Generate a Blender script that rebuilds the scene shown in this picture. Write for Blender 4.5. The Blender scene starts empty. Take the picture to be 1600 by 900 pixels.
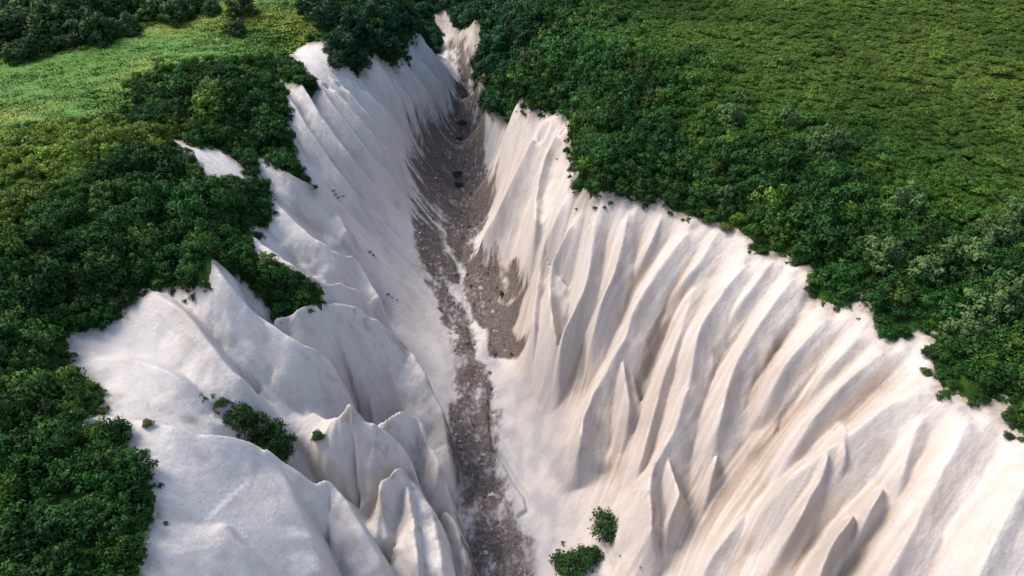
import bpy, math, random, time
import numpy as np
from mathutils import Vector
T0 = time.time()
rng = np.random.default_rng(7)
random.seed(7)
sc = bpy.context.scene
C = sc.collection

# ------------------------------------------------------------------ camera, sky, sun, exposure
CAM_Z, PITCH, F = 60.0, math.radians(38.0), 1042.0
cam_d = bpy.data.cameras.new('camera'); cam = bpy.data.objects.new('camera', cam_d); C.objects.link(cam)
cam.location = (0, 0, CAM_Z); cam.rotation_euler = (math.pi/2 - PITCH, 0, 0)
cam_d.sensor_width = 36.0; cam_d.lens = 36.0*F/1600.0; cam_d.clip_start = 0.5; cam_d.clip_end = 6000
sc.camera = cam
SUN = Vector((-0.52, 0.22, 0.80)).normalized()
w = bpy.data.worlds.new('World'); sc.world = w; w.use_nodes = True
nt = w.node_tree; bg = nt.nodes['Background']
sky = nt.nodes.new('ShaderNodeTexSky'); sky.sky_type = 'NISHITA'; sky.sun_disc = False
sky.sun_elevation = math.asin(SUN.z); sky.sun_rotation = math.atan2(SUN.x, SUN.y) % (2*math.pi)
sky.air_density = 1.0; sky.dust_density = 2.5; sky.ozone_density = 1.0
nt.links.new(sky.outputs[0], bg.inputs[0]); bg.inputs[1].default_value = 0.115
sd = bpy.data.lights.new('sun', 'SUN'); so = bpy.data.objects.new('sun', sd); C.objects.link(so)
sd.energy = 1.5; sd.angle = math.radians(20); sd.color = (1.0, 0.90, 0.76)
so.rotation_euler = SUN.to_track_quat('Z', 'Y').to_euler(); so.location = SUN*300
sc.view_settings.view_transform = 'Standard'; sc.view_settings.look = 'None'
sc.view_settings.gamma = 1.0; sc.view_settings.exposure = 1.58
sc.cycles.max_bounces = 6; sc.cycles.diffuse_bounces = 4; sc.cycles.transmission_bounces = 4
sc.cycles.use_denoising = True

# ------------------------------------------------------------------ numeric helpers
CP, SP = math.cos(PITCH), math.sin(PITCH)
def ray(u, v):
    a = (np.asarray(u, float)-800)/F; b = (450-np.asarray(v, float))/F
    return a, CP + b*SP, -SP + b*CP                       # x, y, z of the view ray
def at(u, v, z):
    x, y, k = ray(u, v); t = (z-CAM_Z)/k
    return x*t, y*t
class TPS:                                                 # smooth thin-plate surface through scattered points
    def __init__(s, P, V, lam=1e-4):
        P = np.asarray(P, float)/100; V = np.asarray(V, float); n = len(P); s.P = P
        d = ((P[:, None]-P[None])**2).sum(2)
        K = 0.5*d*np.log(d+1e-12); K[np.arange(n), np.arange(n)] = lam
        Q = np.c_[np.ones(n), P]; A = np.zeros((n+3, n+3)); A[:n, :n] = K; A[:n, n:] = Q; A[n:, :n] = Q.T
        s.w = np.linalg.solve(A, np.r_[V, 0, 0, 0])
    def __call__(s, x, y):
        x = np.asarray(x, float)/100; y = np.asarray(y, float)/100; sh = x.shape; x = x.ravel(); y = y.ravel()
        out = np.empty(x.size); n = len(s.P)
        for i in range(0, x.size, 20000):
            xs, ys = x[i:i+20000], y[i:i+20000]
            d = (xs[:, None]-s.P[None, :, 0])**2 + (ys[:, None]-s.P[None, :, 1])**2
            out[i:i+20000] = (0.5*d*np.log(d+1e-12))@s.w[:n] + s.w[n] + s.w[n+1]*xs + s.w[n+2]*ys
        return out.reshape(sh)
def _hash(ix, iy, seed):
    h = (ix.astype(np.int64)*374761393 + iy.astype(np.int64)*668265263 + seed*1442695041) & 0xffffffff
    h = ((h ^ (h >> 13))*1274126177) & 0xffffffff
    return ((h ^ (h >> 16)) & 0xffff)/65535.0
def noise(x, y, seed=0):                                   # gradient noise, about -1..1
    x, y = np.broadcast_arrays(np.asarray(x, float), np.asarray(y, float))
    ix = np.floor(x); iy = np.floor(y); fx = x-ix; fy = y-iy
    wx = fx*fx*fx*(fx*(fx*6-15)+10); wy = fy*fy*fy*(fy*(fy*6-15)+10)
    def g(a, b):
        t = _hash(ix+a, iy+b, seed)*6.2832; return np.cos(t)*(fx-a)+np.sin(t)*(fy-b)
    return 1.6*((g(0, 0)*(1-wx)+g(1, 0)*wx)*(1-wy)+(g(0, 1)*(1-wx)+g(1, 1)*wx)*wy)
def fbm(x, y, seed=0, o=4):
    s = 0; a = 1; t = 0
    for i in range(o):
        s = s + a*noise(x*2**i+i*17.3, y*2**i+i*5.1, seed+i); t += a; a *= .5
    return s/t
def smooth(a, b, x):
    t = np.clip((x-a)/(b-a), 0, 1); return t*t*(3-2*t)
def inpoly(x, y, P):
    x = np.asarray(x); y = np.asarray(y); r = np.zeros(x.shape, bool); n = len(P); j = n-1
    for i in range(n):
        xi, yi = P[i]; xj, yj = P[j]
        c = ((yi > y) != (yj > y)) & (x < (xj-xi)*(y-yi)/(yj-yi+1e-12)+xi); r ^= c; j = i
    return r
def polydist(x, y, P):
    """distance to a polyline, signed side, parameter (in vertices)"""
    best = np.full(x.shape, 1e9); sg = np.ones(x.shape); par = np.zeros(x.shape)
    for i in range(len(P)-1):
        ax, ay = P[i]; bx, by = P[i+1]; dx, dy = bx-ax, by-ay; L = dx*dx+dy*dy+1e-9
        t = np.clip(((x-ax)*dx+(y-ay)*dy)/L, 0, 1)
        d = np.hypot(x-ax-t*dx, y-ay-t*dy); m = d < best
        best = np.where(m, d, best); sg = np.where(m, np.sign(dx*(y-ay)-dy*(x-ax)), sg); par = np.where(m, i+t, par)
    return best, sg, par

# ------------------------------------------------------------------ the land: base surface
CTRL = """690 20 -10 712 75 -14 728 120 -18 742 160 -22 748 210 -25 745 260 -28 738 310 -30 730 360 -32 718 410 -34
728 470 -36 742 540 -38 742 600 -39 745 670 -40.5 752 740 -42 770 820 -43 785 900 -44
690 175 -19 650 220 -19 640 300 -22 645 380 -27 690 300 -27 610 520 -31 690 520 -36.5 700 600 -38 700 690 -39.5 715 790 -42 735 900 -43.5
770 250 -26 762 330 -29 740 390 -32.5 800 440 -31 820 520 -34 830 600 -36 880 680 -37 890 760 -39 920 820 -40.5 1000 880 -39 860 880 -43
655 55 0 620 65 3 580 75 5 540 110 4 467 67 8 450 85 7 430 125 6 440 180 3 310 230 4 250 207 5 400 240 0 320 285 3 385 350 -2 330 400 2
325 437 1 213 450 1 187 490 0 97 520 1 97 570 0 155 628 -1 117 667 1 210 713 -1 233 790 -1 206 896 0
417 300 -3 400 407 -4 490 465 -11
200 230 9 100 290 9 0 350 9 0 500 6 0 700 3 0 900 2 100 800 2 100 420 5 250 330 6 200 400 4
0 200 8 0 100 8 150 150 8 300 110 9 450 40 10 300 30 10 0 0 11 150 0 11 400 0 12 560 20 9 620 0 8
760 170 -14 757 110 -9 745 30 -4 800 180 -5 847 167 0 883 165 2 900 200 2 900 270 1 925 310 0 1003 313 1 1073 337 .5 1150 350 .5
1176 393 -.5 1223 390 0 1273 430 0 1313 480 -1 1373 510 -.5 1443 515 0 1469 560 -.5 1473 607 -1 1536 627 -1 1590 660 -1
880 100 5 950 90 8 1050 110 9 1200 140 9 1400 190 8 1600 240 7 1000 230 4.5 1150 260 5 1300 320 4.5 1500 420 3.5 1600 520 2
800 40 3 850 0 9 1000 0 11 1200 0 11 1600 0 11 1400 90 9.5 1600 130 8.5 780 100 -6 820 80 -1"""
cp = np.array(CTRL.split(), float).reshape(-1, 3)
bx, by = at(cp[:, 0], cp[:, 1], cp[:, 2])
pts = list(zip(bx, by)); zs = list(cp[:, 2])
EXTRA = [(-18, 300, -2), (-24, 350, 5), (-26, 430, 12), (-80, 300, 13), (60, 300, 13), (-200, 300, 14), (200, 300, 14), (-220, 120, 9), (230, 120, 9),
         (-220, 0, 6), (230, 0, 6), (0, 30, -46), (2, 0, -48), (4, -60, -51), (-42, 0, 0), (70, 15, -1), (-46, -60, 0), (78, -60, 0), (-80, 0, 3), (120, 0, 3),
         (-90, -60, 4), (130, -60, 4), (-200, 420, 16), (200, 420, 16), (-20, 0, -26), (30, 0, -30), (32, -60, -33), (-22, -60, -28)]
pts += [(a, b) for a, b, _ in EXTRA]; zs += [c for *_, c in EXTRA]
base_f = TPS(pts, zs, 2e-4)

def axis(lo, f0, f1, hi, fine, coarse):
    def ramp(a, b, s0):                                     # growing steps from a to b
        out = []; x = a; s = s0; d = 1 if b > a else -1
        while (b-x)*d > 0:
            s = min(s*1.12, coarse); x += d*s; out.append(x)
        return out
    mid = list(np.arange(f0, f1, fine))
    return np.array(ramp(f0, lo, fine)[::-1] + mid + ramp(mid[-1], hi, fine))
FINE = 0.28
GX = axis(-260, -66, 66, 270, FINE, 4.0); GY = axis(-70, 36, 205, 440, FINE, 4.0)
X, Y = np.meshgrid(GX, GY)                                  # [row=y, col=x]
cgx = np.arange(-262, 274, 2.0); cgy = np.arange(-72, 444, 2.0)
cz = base_f(*np.meshgrid(cgx, cgy))
def gridlerp(gx, gy, Z, x, y):
    i = np.clip(np.searchsorted(gx, x)-1, 0, len(gx)-2); j = np.clip(np.searchsorted(gy, y)-1, 0, len(gy)-2)
    fx = np.clip((x-gx[i])/(gx[i+1]-gx[i]), 0, 1); fy = np.clip((y-gy[j])/(gy[j+1]-gy[j]), 0, 1)
    return (Z[j, i]*(1-fx)+Z[j, i+1]*fx)*(1-fy)+(Z[j+1, i]*(1-fx)+Z[j+1, i+1]*fx)*fy
def cubic_base():
    """bicubic upsampling of the 2 m base grid on the tensor grid"""
    def W(g, q):
        i = np.clip(((q-g[0])/2.0).astype(int), 1, len(g)-3); t = (q-g[i])/2.0
        w = np.stack([-.5*t+t*t-.5*t**3, 1-2.5*t*t+1.5*t**3, .5*t+2*t*t-1.5*t**3, -.5*t*t+.5*t**3])
        return i, w
    ix, wx = W(cgx, GX); iy, wy = W(cgy, GY)
    R = sum(cz[:, ix+k-1]*wx[k] for k in range(4))
    return sum(R[iy+k-1]*wy[k][:, None] for k in range(4))
BASE = cubic_base()
def hit(u, v, Zg, dz=0.0):
    """first point along the view ray at height Zg + dz"""
    x, y, k = ray(u, v); t = np.arange(30, 420, 0.25)
    px, py, pz = x*t, y*t, CAM_Z+k*t
    below = pz < gridlerp(GX, GY, Zg, px, py)+dz
    i = int(np.argmax(below)) if below.any() else len(t)-1
    return px[i], py[i]

# ------------------------------------------------------------------ crests of the eroded fins (pixel trace, height m, left / right flank width m)
RIDGES = [
 # name, side, height, wl, wr, exponent, points (optionally u v h_fraction)
 ('A',  'L', 5.5, 9, 4.5, .85, [(140,652,.3),(240,662,.6),(300,678,.8),(380,690,1),(418,704,1),(445,745,1),(480,820,.9),(507,896,.8),(530,950,.5)]),
 ('A2', 'L', 6.0, 4, 4, 1.2, [(418,704,.8),(459,733,.8),(494,757,.85),(515,750,1.0),(541,783,1),(570,830,1),(599,880,.9),(610,930,.6)]),
 ('A0', 'L', 2.2, 6, 4, 1.1, [(330,800,.0),(342,810,.5),(354,822,1),(373,853,1),(400,868,1),(426,900,.9),(440,950,.7)]),
 ('B1', 'L', 7.5, 5, 3, 1.2, [(470,640,0),(510,655,.4),(529,655,.7),(544,622,1.05),(562,652,.95),(584,663,1.05),(610,682,1),(640,715,.95),(662,760,.8),(672,800,.4)]),
 ('B2', 'L', 8.0, 3.5, 3, 1.1, [(580,672,.3),(597,660,.8),(633,641,1.05),(655,655,1),(670,690,.95),(690,730,.9),(710,790,.6)]),
 ('B3', 'L', 6.0, 6, 3, 1.2, [(440,500,.2),(505,470,.6),(555,480,.9),(590,500,1),(640,545,1),(649,556,1.05),(664,585,1),(692,640,.9),(700,690,.6)]),
 ('C2', 'L', 4.5, 5, 3, 1.2, [(380,480,.2),(425,510,.6),(470,540,.9),(500,550,1),(517,562,1),(548,600,.9),(553,622,.5)]),
 ('D1', 'L', 4.5, 5, 3, 1.2, [(420,310,.1),(447,333,.4),(490,373,.7),(530,397,1),(553,400,1),(573,430,1),(597,470,1),(610,515,.5)]),
 ('D2', 'L', 4.5, 5, 3, 1.2, [(385,365,.1),(400,373,.3),(447,410,.6),(490,437,.9),(523,447,1),(560,453,1),(580,477,1),(602,520,.5)]),
 ('D3', 'L', 3.5, 4, 4, 1.2, [(405,240,.2),(413,250,.4),(457,277,.8),(493,293,1),(513,312,1),(528,335,.8),(545,368,1.0),(562,385,.5)]),
 ('F1', 'L', 3.5, 5, 4, 1.3, [(328,402,.8),(345,430,1),(385,480,.9),(430,530,.8),(470,585,.6),(505,640,.2)]),
 ('F2', 'L', 2.6, 5, 3, 1.3, [(225,452,.2),(290,490,.6),(338,550,.9),(373,593,1),(393,598,1),(412,616,1),(420,645,.4)]),
 ('F3', 'L', 2.0, 4, 3, 1.3, [(300,452,.2),(360,500,.8),(404,550,1),(424,573,1),(430,600,.4)]),
 ('F4', 'L', 1.6, 5, 4, 1.5, [(120,560,.2),(200,560,.7),(280,590,1),(330,630,.6)]),
 ('G1', 'L', 10., 6.5, 3.2, .8, [(575,800,.1),(594,754,.9),(612,748,.95),(626,731,1.08),(640,745,1),(655,765,1),(676,797,1),(690,860,.95),(697,920,.8)]),
 ('G1b', 'L', 10., 3.0, 3.0, .9, [(630,738,.9),(640,770,1),(648,820,.95),(655,880,.9),(660,930,.6)]),
 ('G2', 'L', 7.0, 2.5, 2.5, .9, [(672,815,.5),(690,793,1.05),(705,806,1),(718,835,1),(728,870,.95),(732,910,.8)]),
 ('R0', 'R', 3.5, 4, 6, 1.2, [(847,167,.7),(825,200,.9),(810,235,1),(795,280,.9),(775,330,.8),(755,370,.5),(740,398,.2)]),
 ('R1', 'R', 3.0, 3, 3.5, 1.1, [(880,178,.5),(853,217,1),(842,265,1),(835,307,1),(836,357,.8),(830,417,.3)]),
 ('R2', 'R', 3.2, 3, 3.5, 1.1, [(893,265,.4),(870,320,.9),(850,358,1),(843,400,1),(836,460,.9),(832,520,.6),(840,570,.2)]),
 ('R3', 'R', 3.5, 3, 3.5, 1.1, [(905,305,.3),(885,345,.8),(863,385,1),(857,440,1),(862,490,1),(870,540,.9),(872,595,.4)]),
 ('R4', 'R', 3.2, 3, 3.5, 1.1, [(932,312,.2),(925,380,.8),(915,430,1),(903,467,1),(883,505,1),(873,550,.9),(876,615,.3)]),
 ('R5', 'R', 3.2, 3.5, 4, 1.1, [(985,310,.2),(975,360,.6),(960,415,1),(940,460,1),(930,500,1),(915,545,.5)]),
 ('R6', 'R', 4.2, 3.5, 5, 1.1, [(1090,345,.2),(1050,380,.6),(1010,435,.95),(988,475,1),(980,510,1),(967,535,1),(950,570,1),(927,610,1),(910,655,1),(905,700,.9),(905,740,.5)]),
 ('R7', 'R', 3.2, 2.5, 3, 1.1, [(968,540,.6),(975,590,1),(985,640,.9),(978,690,.4)]),
 ('R8', 'R', 4.8, 4, 5, 1.1, [(1176,398,.2),(1135,430,.7),(1100,480,1),(1094,500,1.05),(1085,555,.95),(1075,600,1),(1053,667,1),(1033,707,1),(1020,725,1),(1013,767,1),(1017,833,.9),(1035,875,.5)]),
 ('R8b','R', 4.0, 2.2, 2.5, 1.0, [(1040,715,.8),(1047,730,1),(1063,773,1),(1045,810,1),(1045,865,.5)]),
 ('R9', 'R', 3.5, 3, 3.5, 1.1, [(1090,430,.2),(1070,490,.7),(1050,545,1),(1030,600,1),(1022,640,1),(1010,683,1),(998,730,.9),(987,790,.3)]),
 ('R10','R', 3.8, 3.5, 4.5, 1.1, [(1250,420,.2),(1215,455,.6),(1180,505,.9),(1160,540,1),(1140,585,1),(1128,640,1),(1115,700,.7),(1103,750,.2)]),
 ('R11','R', 3.2, 4, 4.5, 1.2, [(1310,482,.2),(1270,510,.7),(1230,560,1),(1207,600,1),(1195,650,.4)]),
 ('R12','R', 2.8, 4, 3.5, 1.2, [(1400,532,.2),(1360,560,.6),(1310,600,1),(1270,650,1),(1237,705,.8),(1200,760,.3)]),
 ('R13','R', 3.6, 3.5, 7, 1.1, [(1470,603,.2),(1400,615,.6),(1350,650,1),(1320,675,1),(1290,700,1),(1240,740,.9),(1200,790,.7),(1160,840,.3)]),
 ('R13b','R',3.0, 3, 4, 1.1, [(1320,675,1),(1316,720,.9),(1313,785,.3)]),
 ('R14','R', 3.2, 2.5, 2.5, 1.0, [(1300,690,.6),(1291,714,1.05),(1283,750,.9),(1266,772,1),(1247,813,1.05),(1233,835,1),(1200,890,.5)]),
 ('R15','R', 4.0, 2.2, 2.2, 1.0, [(1345,790,.3),(1317,828,1.1),(1300,850,1),(1282,895,.9),(1270,940,.6)]),
 ('R16','R', 3.0, 3, 2.5, 1.0, [(1390,745,.3),(1360,797,1),(1346,828,1),(1330,855,.3)]),
 ('R17','R', 3.0, 4, 6, 1.2, [(1526,633,.3),(1483,720,.9),(1439,800,1),(1419,840,1.1),(1386,897,.9),(1370,940,.6)]),
 ('R18','R', 2.8, 5, 6, 1.2, [(1640,700,.4),(1599,767,.9),(1533,883,1),(1510,930,.6)]),
 ('R19','R', 1.6, 4, 4, 1.3, [(1460,630,.3),(1433,660,.8),(1409,740,1),(1395,800,.3)]),
 ('R20','R', 2.4, 1.8, 2, 1.0, [(1125,690,.4),(1117,723,1),(1102,787,.6),(1098,800,.2)]),
 ('R21','R', 2.4, 3, 3, 1.2, [(1180,780,.2),(1150,815,.8),(1110,868,1),(1090,920,.7)]),
 ('R22','R', 1.8, 2.5, 2.5, 1.2, [(1040,320,.2),(1020,370,.8),(1000,410,.8),(985,440,.3)]),
 ('R23','R', 1.6, 2.5, 3, 1.2, [(1130,350,.2),(1095,405,.8),(1065,440,.9),(1040,480,.3)]),
 ('R24','R', 1.8, 3, 3, 1.2, [(1215,400,.2),(1180,440,.8),(1150,480,.9),(1130,520,.3)]),
 ('R25','R', 1.8, 3, 3.5, 1.2, [(1360,510,.2),(1320,545,.8),(1280,590,.9),(1250,640,.3)]),
]
E = ["440 140 480 200 530 270 560 310 600 345", "460 120 500 180 550 250 600 312", "480 115 520 165 570 230 635 302", "510 130 560 185 610 240 640 278",
     "530 130 580 185 635 250", "555 128 600 170 640 217", "580 92 620 140 645 190 652 212", "600 105 640 150 667 187", "630 95 665 140 692 167",
     "650 82 690 130 712 147", "660 60 700 110 722 126"]
for i, e in enumerate(E):
    p = np.array(e.split(), float).reshape(-1, 2); n = len(p)
    fr = np.interp(np.linspace(0, 1, n), [0, .25, .7, 1], [.25, .8, 1, .35])
    RIDGES.append(('E%d' % i, 'L', 4.4 if i % 2 else 3.3, 2.6, 1.8, 1.1, [(a, b, c) for (a, b), c in zip(p, fr)]))

RAVINES = [(3.5, 2.2, "350 545 385 585 412 600 432 640"), (3, 2.5, "350 420 400 480 450 535 500 615"), (7, 4.0, "330 640 400 690 470 745 540 795 578 815"), (8, 2.4, "612 668 650 700 668 740 678 790"), (7, 3.6, "450 520 520 580 570 640 612 665"),
           (7, 3.0, "430 715 470 790 510 880 530 930"), (5, 2.6, "470 420 510 440 560 490 590 530"), (4, 2.6, "560 420 590 470 610 520"), (7, 3, "560 800 575 850 590 930"), (3.5, 2.5, "668 800 680 840 690 900"),
           (3, 3, "900 330 880 400 870 470 868 520"), (3, 3, "970 400 950 470 940 530 900 600"), (3.5, 4, "1060 420 1030 500 1020 560 990 640 960 700"), (3.5, 4, "1170 470 1130 540 1105 600 1080 680 1060 760"),
           (3, 4, "1260 470 1210 540 1180 600 1150 680"), (3, 4, "1370 540 1290 620 1230 680 1160 760"), (3, 4, "1400 740 1370 800 1320 880"), (2.5, 4, "1470 700 1420 790 1360 880")]
CARVE = np.zeros_like(X)
for dep, wd, q in RAVINES:
    q = np.array(q.split(), float).reshape(-1, 2); q = np.array([hit(u, v, BASE) for u, v in q])
    j0, j1 = np.searchsorted(GY, [q[:, 1].min()-9, q[:, 1].max()+9]); i0, i1 = np.searchsorted(GX, [q[:, 0].min()-9, q[:, 0].max()+9])
    d, _, par = polydist(X[j0:j1, i0:i1], Y[j0:j1, i0:i1], q); e = np.sin(np.pi*np.clip(par/(len(q)-1), .08, .92))
    CARVE[j0:j1, i0:i1] = np.maximum(CARVE[j0:j1, i0:i1], dep*e*np.exp(-(d/wd)**2))
RUST = np.zeros_like(X); REL = -CARVE; OWN = np.full(X.shape, -1, int); CREST = []
for ri, (nm, side, h, wr, wl, ex, P) in enumerate(RIDGES):
    h *= {'G1': 1.35, 'G1b': 1.3, 'G2': 1.35, 'B1': 2.15, 'B2': 2.3, 'B3': 2.4, 'A2': 1.9, 'C2': 2.2, 'D1': 2.3, 'D2': 2.3, 'D3': 1.8, 'F1': 1.9, 'F2': 1.8}.get(nm, 2.3 if nm in ('R0', 'R1', 'R2', 'R3', 'R4', 'R5') else 1.5)
    if nm[0] in 'BCDGA' and nm not in ('A', 'A0'): wl, wr, ex = wl*.9, wr*1.45, ex*.85
    elif nm[0] == 'R': wl, wr, ex, h = wl*1.25, wr*1.4, ex*1.45, h*1.5
    else: wl, wr = wl*(.6 if nm == 'A' else .85), wr*1.25
    tooth = nm in ('A2', 'B1', 'B2', 'B3', 'G1', 'G1b', 'G2', 'R6', 'R8', 'R8b', 'R14', 'R15', 'R16', 'R17', 'R13', 'D3')
    W2 = [hit(u, v, BASE, h*fr) for u, v, fr in P]
    # resample + light smoothing of the plan line
    W2 = np.array(W2); H = np.array([p[2] for p in P])*h*(np.linspace(.5, 1.15, len(P)) if nm[0] == 'R' and nm[1:] not in ('7', '8b', '13b', '14', '15', '16', '20') else 1)
    seg = np.r_[0, np.cumsum(np.hypot(*np.diff(W2, axis=0).T))]
    q = np.linspace(0, seg[-1], max(8, int(seg[-1]/.6)))
    px, py, ph = (np.interp(q, seg, a) for a in (W2[:, 0], W2[:, 1], H))
    for _ in range(1 if tooth else 5):
        px[1:-1] = .25*px[:-2]+.5*px[1:-1]+.25*px[2:]; py[1:-1] = .25*py[:-2]+.5*py[1:-1]+.25*py[2:]
    ph0 = ph.copy()
    for _ in range(60): ph0[1:-1] = .25*ph0[:-2]+.5*ph0[1:-1]+.25*ph0[2:]
    px = px+.12*noise(q*.35, 0*q+.5, ri); ph = ph*(1+.06*noise(q*.45, 0*q+3.5, ri+50)+.012*noise(q*1.6, 0*q+3.5, ri+70))
    if nm not in ('A', 'A2', 'A0', 'G1', 'G1b', 'G2', 'R15', 'R17', 'R18', 'B3'): ph = ph*np.clip((seg[-1]-q)/3.0, 0, 1)**.6
    if nm not in ('F1', 'A2', 'G1b', 'R13b', 'R8b', 'R7'): ph = ph*np.clip(q/2.5, 0, 1)**.7
    tap = np.minimum(1, np.clip((seg[-1]-q)/3., .0, 1)**.6 if nm[0] in 'BCDEFR' and nm not in ('B3', 'R15', 'R17', 'R18') else 1)
    ph0 = ph0*tap
    CREST.append((nm, side, px, py, ph))
    m = max(wl, wr)+1
    j0, j1 = np.searchsorted(GY, [py.min()-m, py.max()+m]); i0, i1 = np.searchsorted(GX, [px.min()-m, px.max()+m])
    xs, ys = X[j0:j1, i0:i1], Y[j0:j1, i0:i1]
    wob = .30*fbm(xs*.22, ys*.22, ri+5, 3)
    d, sg, par = polydist(xs, ys, np.c_[px, py])
    hh = np.interp(par, np.arange(len(ph)), ph0); wd = np.where(sg > 0, wl, wr)*(1+wob)*(.55+.45*np.clip(hh/h, 0, 1.2))
    d = np.sqrt(d*d+.025)-.158
    t = np.clip(1-d/wd, 0, 1); kc = smooth(.55, .97, t); hh = hh*(1-kc)+np.interp(par, np.arange(len(ph)), ph)*kc
    if nm == 'A':
        tb = t*1.0; kk = np.exp(-np.linspace(-2, 2, 25)**2); kk /= kk.sum()
        for ax in (0, 1): tb = np.apply_along_axis(lambda a_: np.convolve(np.pad(a_, 12, 'edge'), kk, 'valid'), ax, tb)
        bl = smooth(1.2, 4.5, d); t = t*(1-bl)+tb*bl
    sub = REL[j0:j1, i0:i1]; o = OWN[j0:j1, i0:i1]; cv = CARVE[j0:j1, i0:i1]
    r = hh*(t**ex)*smooth(0, .18, t)
    r = r - cv*(1-smooth(0, .5, t)) - np.where(t <= 0, .5, 0)
    mm = (r > sub)
    k = .12; hmix = np.clip(.5+.5*(r-sub)/k, 0, 1); new = np.where(t > 0, sub*(1-hmix)+r*hmix+k*hmix*(1-hmix), sub)
    o[mm & (r > .8)] = ri; REL[j0:j1, i0:i1] = new
    RUST[j0:j1, i0:i1] = np.maximum(RUST[j0:j1, i0:i1], (t**1.5)*np.clip(hh/h, 0, 1)*(nm in ('B1', 'B2', 'B3', 'G1', 'G2', 'R6', 'R8', 'C2')))

# ------------------------------------------------------------------ zones in plan (traced edges dropped on to the land)
def world_poly(s, Zg, dz=0.0):
    p = np.array(s.split(), float).reshape(-1, 2)
    return [hit(u, v, Zg, dz) for u, v in p]
Z0 = BASE+REL
BED = "690 20 712 75 728 120 742 160 748 210 745 260 738 310 730 360 718 410 728 470 742 540 742 600 745 670 752 740 770 820 785 900"
bedp = np.array(BED.split(), float).reshape(-1, 2)
bedw = [(-26, 430), (-24, 350), (-18, 300)]+[tuple(np.r_[hit(u, v, BASE)]) for u, v in bedp]+[(0, 30), (2, 0), (4, -70)]
LV = """697 8 680 18 676 36 690 55 664 62 655 50 622 62 640 95 613 100 580 82 557 120 505 62 467 67 450 83 495 138 470 130 430 120 450 160 443 200 457 233 493 293 440 264 400 233 395 240 400 277 347 232 310 227 248 207
 320 280 417 283 420 343 387 347 383 373 400 407 467 427 500 460 500 482 463 477 443 495 410 467 367 423 328 400 325 437 300 447 267 443 213 450 217 460 187 480 187 497 133 513 97 517 97 573
 128 585 154 604 155 628 144 647 117 667 132 671 175 670 190 694 210 713 218 740 233 768 233 803 206 838 222 869 206 896 200 960"""
RV = """698 8 706 24 712 42 728 40 743 27 757 43 740 103 757 120 760 173 797 180 817 170 847 172 880 170 900 187 890 213 900 250 903 290 923 310 973 303 1003 313 1027 307 1053 330 1073 337 1103 340 1150 350 1180 373
 1177 397 1223 390 1273 417 1266 453 1313 480 1343 453 1373 490 1373 517 1393 530 1443 513 1469 520 1466 557 1469 597 1473 607 1536 627 1580 610 1573 647 1590 675 1640 690"""
lvw = world_poly(LV, Z0, .5); rvw = world_poly(RV, Z0, .5)
LPOLY = [(-26, 430), (-20, 300)]+lvw+[(-42, 10), (-46, -75), (-280, -75), (-280, 450), (-26, 450)]
RPOLY = [(-26, 430), (-20, 300)]+rvw+[(75, 30), (76, -75), (290, -75), (290, 450), (-25, 450)]
jx = X+.5*fbm(X*.6, Y*.6, 31, 3); jy = Y+.5*fbm(X*.6, Y*.6, 41, 3)
inL = inpoly(jx, jy, LPOLY); inR = inpoly(jx, jy, RPOLY); VEG = inL | inR
dbed, sgbed, parbed = polydist(X, Y, bedw)
LEFT = sgbed > 0 if (np.median(X[sgbed > 0]) < 0) else sgbed < 0

# flow coordinates: s runs across the fall lines, t runs down them
def flow_field(side):
    L = [c for c in CREST if c[1] == side]; mids = np.array([(c[2][len(c[2])//2], c[3][len(c[3])//2]) for c in L])
    tops = []
    key = np.array([m[1]-.6*m[0]*(1 if side == 'R' else -1) for m in mids]); order = np.argsort(key)
    P, V = [], []
    for k in order:
        c = L[k]
        for i in range(0, len(c[2]), 6): P.append((c[2][i]+rng.normal(0, .02), c[3][i]+rng.normal(0, .02))); V.append(key[k])
    f = TPS(P, V, 3e-2); return f
fl, fr_ = flow_field('L'), flow_field('R')
mgx, mgy = np.meshgrid(cgx, cgy)
S = np.where(LEFT, gridlerp(cgx, cgy, fl(mgx, mgy), X, Y), gridlerp(cgx, cgy, fr_(mgx, mgy), X, Y))
Tdn = dbed
gy_, gx_ = np.gradient(BASE, GY, GX); slope = np.hypot(gx_, gy_)
wallness = smooth(.25, .6, slope)*(~VEG)
near_bed = 1-smooth(3, 9, dbed+2.2*fbm(X*.12, Y*.12, 9, 3))

# fine relief: rills that run down the fall lines, lumps, rubble in the bed
rill = fbm(S*.55+.5*fbm(X*.1, Y*.1, 3, 2), Tdn*.045, 11, 3)
rill2 = fbm(S*1.7, Tdn*.10, 12, 2)
Z = Z0 + wallness*np.where(LEFT, .25+.75*smooth(90, 125, Y), .32)*(.42*(1-np.abs(rill)*2)*.6 + .10*rill2) + wallness*(.08*fbm(X*.9, Y*.9, 21, 4)+.06*fbm(X*2.1, Y*2.1, 22, 2))
Z += (.45*fbm(X*.25, Y*.25, 14, 4)+.25*np.abs(fbm(X*.9, Y*.5, 15, 3)))*near_bed*(~VEG)
Z += VEG*(.5*fbm(X*.06, Y*.06, 16, 3))
# the stream's incised channel
Z -= 1.1*np.exp(-(dbed/1.1)**2)*(.6+.4*noise(Y*.2, X*.05, 8))
ck = [hit(u, v, Z) for u, v in [(768, 600), (765, 650), (772, 700), (790, 725), (802, 748), (822, 775), (826, 797), (812, 806)]]
dck, _, _ = polydist(X, Y, ck); Z -= .8*np.exp(-(dck/.45)**2)
print('terrain', X.shape, round(time.time()-T0, 1))

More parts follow.
